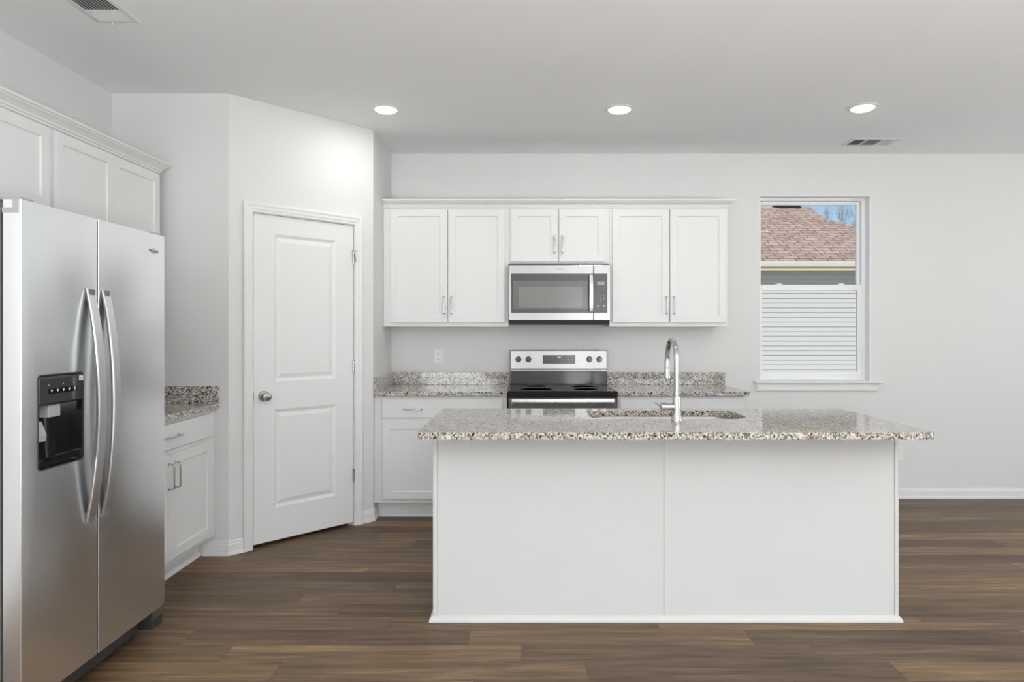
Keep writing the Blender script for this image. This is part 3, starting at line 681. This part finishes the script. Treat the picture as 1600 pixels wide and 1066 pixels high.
# ------------------------------------------------------------------ refrigerator (local: x = depth from the left wall, y along the wall)
FR0, FR1, FRX = 2.163, 3.020, -1.602
fr = thing('refrigerator', 'stainless steel side-by-side refrigerator with ice and water dispenser', 'refrigerator', (LEFT, FR0, 0))
xF = FRX-LEFT; Wd = FR1-FR0; dth = 0.057; zD0, zD1 = 0.128, 1.751
xB = xF-dth-0.014
MB().box(0.03, xB, 0.004, Wd-0.004, 0.055, 1.728).build('cabinet_body', M['grey'], fr, 0.004)
sy = 2.55-FR0
def fridge_door(name, y0, y1, near):
    pts = [(xF-dth, y0), (xF-dth, y1)]
    rr = 0.0025
    for k in range(7): a = math.radians(90-90*k/6); pts.append((xF-rr+rr*math.cos(a), y1-rr+rr*math.sin(a)))
    for k in range(7): a = math.radians(-90*k/6); pts.append((xF-rr+rr*math.cos(a), y0+rr+rr*math.sin(a)))
    return pts
# freezer door with the dispenser opening cut through its face
DY0, DY1, DZ0, DZ1 = 2.238-FR0, 2.464-FR0, 0.874, 1.185
def door_solid(y0, y1, hole=None):
    b = MB(); pts = fridge_door('d', y0, y1, True)
    if not hole:
        b.extr(pts, lambda x, y: (x, y, zD0), lambda x, y: (x, y, zD1)); return b
    h0, h1, k0, k1 = hole; bm = b.bm
    loopb = [(x, y) for x, y in pts]; n_ = len(loopb)
    lo_ = [bm.verts.new((x, y, zD0)) for x, y in loopb]; hi_ = [bm.verts.new((x, y, zD1)) for x, y in loopb]
    bm.faces.new(lo_[::-1]); bm.faces.new(hi_)
    fi = None
    for i in range(n_):
        j = (i+1) % n_
        if abs(loopb[i][0]-xF) < 1e-6 and abs(loopb[j][0]-xF) < 1e-6: fi = (i, j); continue
        bm.faces.new((lo_[i], lo_[j], hi_[j], hi_[i]))
    i, j = fi
    ring = [bm.verts.new((xF, y, z)) for y, z in rrect(h0, h1, k0, k1, 0.014, 5)]
    es = []
    for e in ((lo_[i], lo_[j]), (lo_[j], hi_[j]), (hi_[j], hi_[i]), (hi_[i], lo_[i])):
        es.append(bm.edges.get(e) or bm.edges.new(e))
    es += [bm.edges.new((ring[q], ring[(q+1) % len(ring)])) for q in range(len(ring))]
    bmesh.ops.triangle_fill(bm, edges=es, use_beauty=True)
    return b
fd = door_solid(0.0, sy-0.0045, (DY0, DY1, DZ0, DZ1)).build('freezer_door', M['steel'], fr, smooth=True)
rd = door_solid(sy+0.0045, Wd).build('fresh_food_door', M['steel'], fr, smooth=True)
MB().box(xF-dth, xF-0.016, sy-0.0042, sy+0.0042, zD0+0.004, zD1-0.004).build('gasket_gap_shade', M['slot'], fd)  # dark filler added so the gap between the doors reads as shade
# gasket strip behind doors and grey stepped top caps
for nm, y0, y1, par in (('a', 0.006, sy-0.008, fd), ('b', sy+0.008, Wd-0.006, rd)):
    MB().box(xB+0.0005, xF-dth-0.0005, y0, y1, zD0+0.01, zD1-0.03).build('gasket_gap_shade', M['slot'], par)
MB().extr([(xF-dth-0.006, zD1-0.040), (xF-0.0225, zD1-0.040), (xF-0.0225, zD1+0.0005), (xF-0.0205, zD1+0.0035), (xF-0.0015, zD1+0.0035), (xF-0.0015, zD1-0.0)][:0] or
          [(xF-dth-0.002, zD1-0.042), (xF-0.008, zD1-0.042), (xF-0.008, zD1), (xF-0.026, zD1), (xF-0.026, zD1-0.026), (xF-dth-0.002, zD1-0.026)],
          lambda x, z: (x, -0.003, z), lambda x, z: (x, -0.0002, z)).build('end_cap', M['lightgrey'], fd, 0.0008)
MB().box(xF-0.12, xF-0.012, 0.008, 0.075, zD1+0.0008, zD1+0.012).build('hinge_cover', M['grey'], fd, 0.004)
MB().box(xF-0.12, xF-0.012, Wd-0.075, Wd-0.008, zD1+0.0008, zD1+0.012).build('hinge_cover', M['grey'], rd, 0.004)
# bowed handles: flat section swept along an arc
def fridge_handle(par, y0, y1):
    ls = []; lc = []; zA, zB = 0.632, 1.488
    for k in range(33):
        t = k/32; z = zA + t*(zB-zA); s = 1-(2*t-1)**2
        xo = xF + 0.006 + 0.046*s**0.9 if 0 < s else xF+0.006
        th = 0.009 + 0.004*s
        xi = max(xF-0.0005, xo-th-0.002)
        if k in (0, 32): xi, xo = xF-0.001, xF+0.006
        xm_ = xi + 0.6*(xo-xi)
        ls.append([(xm_+0.0004, y0, z), (xo-0.002, y0, z), (xo, y0+0.003, z), (xo, y1-0.003, z), (xo-0.002, y1, z), (xm_+0.0004, y1, z)])
        lc.append([(xi, y0+0.003, z), (xm_, y0+0.001, z), (xm_, y1-0.001, z), (xi, y1-0.003, z)])
    b = MB().loops(lc)
    for z in (zA+0.02, zB-0.02): b.box(xF-0.001, xF+0.012, y0+0.008, y1-0.008, z-0.018, z+0.018)
    b.build('handle_core', M['core'], par)
    return MB().loops(ls).build('door_handle', M['bar2'], par, 0.0006)
fridge_handle(fd, 2.477-FR0, 2.523-FR0); fridge_handle(rd, 2.568-FR0, 2.612-FR0)
# dispenser
dp = thing('ice_water_dispenser', None, None); dp.parent = fd
ring = lambda ins, x, r=0.014: [(x, y, z) for y, z in rrect(DY0+ins, DY1-ins, DZ0+ins, DZ1-ins, max(r-ins, 0.004), 5)]
MB().loops([ring(-0.0035, xF+0.0003), ring(-0.0035, xF+0.0018), ring(0.001, xF+0.0018), ring(0.001, xF-0.03), ring(-0.0, xF-0.03), ring(-0.0, xF+0.0003)], False, False).build('bezel', M['darkgrey'], dp)
cav = 0.052
MB().box(xF-cav, xF-cav+0.003, DY0+0.001, DY1-0.001, DZ0+0.001, DZ1-0.001).box(xF-cav+0.003, xF-0.001, DY0+0.0012, DY0+0.004, DZ0+0.004, 1.085).box(xF-cav+0.003, xF-0.001, DY1-0.004, DY1-0.0012, DZ0+0.004, 1.085).build('niche', M['black'], dp)
MB().extr([(xF-cav+0.003, DZ0+0.0045), (xF-0.001, DZ0+0.0045), (xF-0.001, DZ0+0.014), (xF-cav+0.003, DZ0+0.022)], lambda x, z: (x, DY0+0.0042, z), lambda x, z: (x, DY1-0.0042, z)).build('drip_tray', M['black'], dp, 0.002)
pn = MB().extr([(xF-cav+0.0032, 1.083), (xF-0.006, 1.083), (xF+0.003, 1.092), (xF+0.0035, DZ1-0.012), (xF-0.002, DZ1-0.003), (xF-cav+0.0032, DZ1-0.003)], lambda x, z: (x, DY0+0.0015, z), lambda x, z: (x, DY1-0.0015, z)).build('control_panel', M['charcoal'], dp, 0.002)
by0, by1, bz = 2.280-FR0, 2.428-FR0, 1.132
bt = plate(0, 1, 0, 1, 0.1, 0, 1); bt.bm.clear()
bt.loops([[(x, y, z) for y, z in rrect(by0, by1, bz-0.010, bz+0.008, 0.008, 5)] for x in (xF+0.0034, xF+0.0050)]).build('button_strip', M['black'], pn)
for q in range(5):
    yy = by0+0.016+q*(by1-by0-0.032)/4
    MB().extr([(-0.0048, 0.004), (0.0048, 0.004), (0.0012, -0.005), (-0.0012, -0.005)], lambda y, z: (xF+0.0050, yy+y, bz+z), lambda y, z: (xF+0.0056, yy+y, bz+z)).build('button_icon', M['print_w'], pn)
for yy in (2.284-FR0, 2.355-FR0, 2.41-FR0):
    MB().box(xF+0.0034, xF+0.0040, yy-0.002, yy+0.002, 1.150, 1.153).build('indicator', M['print_w'], pn)
stk = MB().box(xF+0.0034, xF+0.0042, 2.438-FR0, 2.460-FR0, 1.157, 1.174).build('sticker', M['white'], pn)
MB().box(xF+0.0042, xF+0.0045, 2.442-FR0, 2.456-FR0, 1.166, 1.1685).box(xF+0.0042, xF+0.0045, 2.442-FR0, 2.450-FR0, 1.161, 1.1635).build('sticker_print', M['print_g'], stk)
MB().box(xF-0.045, xF-0.010, 2.302-FR0, 2.362-FR0, 1.040, 1.0825).build('ice_chute', M['lightgrey'], dp, 0.004)
MB().extr([(xF-0.048, 1.022), (xF-0.030, 1.030), (xF-0.012, 0.985), (xF-0.014, 0.962), (xF-0.048, 0.975)], lambda x, z: (x, 2.247-FR0, z), lambda x, z: (x, 2.297-FR0, z)).build('dispenser_paddle', M['lightgrey'], dp, 0.003)
# lettering top right of the fresh-food door
t = text('brand_badge', 'Whirlpool', 0.0175, M['print_g'], rd, (xF+0.0004, 2.931-FR0, 1.676), (PI/2, 0, PI/2))
ls = []
for kk in range(25):
    a = math.radians(200+kk*13); rx, rz_ = 0.020, 0.0115
    ls.append([(xF+0.0008, 2.931-FR0+rx*math.cos(a), 1.676+rz_*math.sin(a)), (xF+0.0008, 2.931-FR0+(rx-0.0016)*math.cos(a), 1.676+(rz_-0.0012)*math.sin(a)),
               (xF+0.0002, 2.931-FR0+(rx-0.0016)*math.cos(a), 1.676+(rz_-0.0012)*math.sin(a)), (xF+0.0002, 2.931-FR0+rx*math.cos(a), 1.676+rz_*math.sin(a))])
MB().loops(ls).build('badge_ring', M['print_g'], rd)
MB().extr([(xF-0.075, 0.060), (xF-0.035, 0.060), (xF-0.028, 0.075), (xF-0.028, 0.122), (xF-0.075, 0.122)], lambda x, z: (x, 0.01, z), lambda x, z: (x, Wd-0.16, z)).build('base_grille', M['darkgrey'], fr, 0.002)
MB().box(xF-0.075, xF+0.004, Wd-0.105, Wd-0.025, 0.055, 0.096).build('lower_hinge_bracket', M['darkgrey'], fr, 0.003)
MB().lathe([(0.0, 0), (0.008, 0), (0.008, 0.032), (0.0, 0.032)], (xF-0.03, Wd-0.06, 0.096), seg=12).build('hinge_pin', M['darkgrey'], fr, smooth=True)
for lx in (0.09, xB-0.05):
    for ly in (0.07, Wd-0.07):
        MB().lathe([(0.0, 0), (0.02, 0), (0.02, 0.01), (0.01, 0.014), (0.01, 0.055), (0.0, 0.055)], (lx, ly, 0.0005), seg=16).build('foot', M['darkgrey'], fr, smooth=True)

# ------------------------------------------------------------------ outlets
def outlet(label, x, z):
    r = thing('electrical_outlet', label, 'outlet', (x, BACK-0.0005, z), 0, 'white wall outlets')
    MB().rings(-0.035, 0.035, -0.0575, 0.0575, [(0, 0), (0, -0.003), (0.003, -0.0055)]).build('cover_plate', M['white'], r)
    for s in (-1, 1):
        so = MB().loops([[(px, y, pz+s*0.0195) for px, pz in rrect(-0.0165, 0.0165, -0.0135, 0.0135, 0.006, 4)] for y in (-0.0052, -0.0072)]).build('socket', M['white'], r)
        MB().box(-0.0075, -0.0055, -0.0075, -0.0070, s*0.0195-0.001, s*0.0195+0.008).box(0.0055, 0.0075, -0.0075, -0.0070, s*0.0195-0.001, s*0.0195+0.007).lathe([(0.0, 0), (0.0025, 0), (0.0025, 0.0005), (0.0, 0.0005)], (0, -0.0070, s*0.0195-0.0065), (0, -1, 0), 10).build('slot', M['slot'], so)
    MB().lathe([(0.0, 0), (0.003, 0), (0.0025, 0.001), (0.0, 0.0012)], (0, -0.0054, 0), (0, -1, 0), 10).build('screw', M['white'], r)
    return r
outlet('white wall outlet above the back counter left of the range', -0.703, 1.130)
outlet('white wall outlet low on the wall right of the island', 2.955, 0.357)

# ------------------------------------------------------------------ recessed ceiling lights
def downlight(label, x, y):
    r = thing('recessed_light', label, 'ceiling light', (x, y, CEIL), 0, 'lit recessed ceiling lights')
    MB().lathe([(0.072, -0.0004), (0.092, -0.0004), (0.092, -0.003), (0.078, -0.009), (0.068, -0.008), (0.066, -0.0004)], seg=40).build('trim_ring', M['white'], r, smooth=True)
    MB().lathe([(0.0, -0.0005), (0.066, -0.0005), (0.066, -0.011), (0.055, -0.017), (0.0, -0.019)], seg=40).build('diffuser', M['lamp'], r, smooth=True)
    d = bpy.data.lights.new('lamp_light', 'AREA'); d.shape = 'DISK'; d.size = 0.12; d.energy = DOWNLIGHT_W; d.color = (1.0, 0.995, 0.98)
    l = bpy.data.objects.new('lamp_light', d); C.objects.link(l); l.parent = r; l.location = (0, 0, -0.0205)
downlight('lit recessed ceiling light nearest the pantry door', -0.893, 4.331)
downlight('lit recessed ceiling light above the island sink, middle of the row', 0.589, 4.331)
downlight('lit recessed ceiling light nearest the window and ceiling vent', 2.116, 4.30)
downlight('lit recessed ceiling light nearest the camera, above the front of the island', 0.70, 2.79)
downlight('added lit recessed ceiling light, out of view in the open room right of the island', 3.3, 1.6)  # extra lamp, added out of view

# ------------------------------------------------------------------ ceiling vents (local x = length)
def vent(label, loc, rz):
    r = thing('ceiling_vent', label, 'air vent', loc, rz, 'white ceiling vents')
    L, Wv = 0.355, 0.205
    MB().loops([[(x, y, z) for x, y in ((-L/2+i, -Wv/2+i), (L/2-i, -Wv/2+i), (L/2-i, Wv/2-i), (-L/2+i, Wv/2-i))] for i, z in ((0, -0.0004), (0, -0.003), (0.006, -0.006), (0.026, -0.007), (0.028, -0.0004))], False, False, True).build('frame', M['ventw'], r)
    MB().box(-L/2+0.026, L/2-0.026, -Wv/2+0.026, Wv/2-0.026, -0.0012, -0.0004).build('duct_opening', M['duct'], r)
    a, b_ = -L/2+0.03, L/2-0.03; e = 0.085
    def slat(x0, y0, x1, y1, tilt):
        d = Vector((x1-x0, y1-y0, 0)).normalized(); n_ = Vector((-d.y, d.x, 0)); w_ = 0.0125
        p = [(0, -0.0075), (tilt*w_, -0.0015), (tilt*w_+0.0008, -0.0015), (0.0012, -0.0078)]
        MB().extr(p, lambda q, z: (x0+n_.x*q, y0+n_.y*q, z), lambda q, z: (x1+n_.x*q, y1+n_.y*q, z)).build('slat', M['ventw'], r)
    for k in range(6):
        slat(a+0.004+k*e/6, -Wv/2+0.03, a+0.004+k*e/6, Wv/2-0.03, -1); slat(b_-0.004-k*e/6, -Wv/2+0.03, b_-0.004-k*e/6, Wv/2-0.03, 1)
    for k in range(10):
        y = -Wv/2+0.034+k*(Wv-0.068)/9; slat(a+e+0.012, y, b_-e-0.012, y, 1)
    MB().box(a+e, a+e+0.009, -Wv/2+0.027, Wv/2-0.027, -0.0078, -0.0008).box(b_-e-0.009, b_-e, -Wv/2+0.027, Wv/2-0.027, -0.0078, -0.0008).build('divider', M['ventw'], r)
    MB().box(L/2-0.019, L/2-0.013, 0.020, 0.026, -0.022, -0.006).build('damper_lever', M['ventw'], r, 0.001)
    return r
vent('white ceiling vent near the window and back wall', (2.562, 5.087, CEIL), 0)
vent('white ceiling vent at the top left above the refrigerator', (-1.859, 2.94, CEIL), PI/2)

# ------------------------------------------------------------------ outside the window
MB().box(-40, 60, BACK+0.3, 90, -0.4, -0.2).build('ground', M['bounce_ground'], kind='structure')  # unseen ground, made pale to bounce light onto the shaded siding
hs = thing('neighbour_house', 'neighbouring house with brown shingle roof and horizontal siding outside the window', 'house', (6, 14.6, -0.2))
b = MB(); P = []
zz = 0.1
nc = 29; ch = 0.1016
for k in range(nc): P += [(0.0, zz+k*ch), (-0.026, zz+k*ch), (-0.022, zz+k*ch+0.012), (-0.002, zz+(k+1)*ch-0.0005)]
P += [(0.06, zz+nc*ch), (0.06, zz)]
b.extr(P, lambda y, z: (-8, y, z), lambda y, z: (3.4, y, z)).build('siding', M['siding'], hs)
MB().box(-8, 3.4, 0.061, 6, 0, zz+nc*ch).build('wall', M['siding'], hs)
EZ = 2.78+0.2; EY = -0.5                                     # eave
MB().box(-8.4, 3.8, EY+0.02, 0.05, EZ-0.145, EZ-0.12).build('soffit', M['gutter'], hs)
MB().box(-8.4, 3.8, EY-0.02, EY+0.02, EZ-0.20, EZ-0.02).build('fascia', M['fascia'], hs)
MB().extr([(EY-0.021, EZ-0.13), (EY-0.09, EZ-0.12), (EY-0.12, EZ-0.05), (EY-0.115, EZ-0.02), (EY-0.021, EZ-0.02)], lambda y, z: (-8.4, y, z), lambda y, z: (3.8, y, z)).build('gutter', M['gutter'], hs, 0.004)
# hip roof: front plane rises at 0.5; the right hip runs back at 45 degrees in plan
rf = MB(); v = [rf.bm.verts.new(p) for p in ((-8.6, EY-0.06, EZ-0.01), (3.8, EY-0.06, EZ-0.01), (-1.6, EY+5.34, EZ+2.69), (-8.6, EY+5.34, EZ+2.69), (3.8, EY+9.4, EZ-0.01), (-1.6, EY+5.36, EZ+2.69), (-8.6, EY+9.4, EZ-0.01))]
rf.bm.faces.new((v[0], v[1], v[2], v[3])); rf.bm.faces.new((v[1], v[4], v[2])); rf.bm.faces.new((v[4], v[6], v[3], v[2])); rf.bm.faces.new((v[0], v[3], v[6])); rf.bm.faces.new((v[0], v[6], v[4], v[1])); rf.bm.verts.remove(v[5])
rf.build('roof', M['shingle'], hs)
rz0 = 4.97+0.2; ry = 20-14.6
rg2 = MB().extr([(ry-2.6, rz0-1.3), (ry-2.6, rz0-1.4), (ry+2.6, rz0-1.4), (ry+2.6, rz0-1.3), (ry, rz0)], lambda y, z: (-8.5, y, z), lambda y, z: (2.3, y, z)).build('upper_roof', M['shingle'], hs)
MB().extr([(ry-0.16, rz0-0.05), (ry, rz0+0.035), (ry+0.16, rz0-0.05)], lambda y, z: (1.2, y, z), lambda y, z: (2.0, y, z)).build('ridge_vent', M['ridge'], rg2)
tr = thing('bare_tree', 'leafless tree against the sky behind the neighbouring roofs', 'tree', (14.55, 32, -0.2))
b = MB()
def branch(p, d, L, r, n):
    q = p + d*L
    b.tube([tuple(p), tuple(p+d*L*0.5+Vector((random.uniform(-1, 1), random.uniform(-1, 1), 0))*L*0.05), tuple(q)], [r, r*0.85, r*0.68], 5)
    if n == 0: return
    for k in range(3 if n > 1 else 4):
        nd_ = (d + Vector((random.uniform(-.75, .75), random.uniform(-.75, .75), random.uniform(-0.05, .5)))).normalized()
        branch(q, nd_, L*random.uniform(.62, .8), r*0.62, n-1)
branch(Vector((0, 0, 0)), Vector((0, 0, 1)), 2.6, 0.07, 5)
b.build('branches', M['bark'], tr); tr.scale = (0.55, 0.55, 0.97); tr.location.x = 14.3
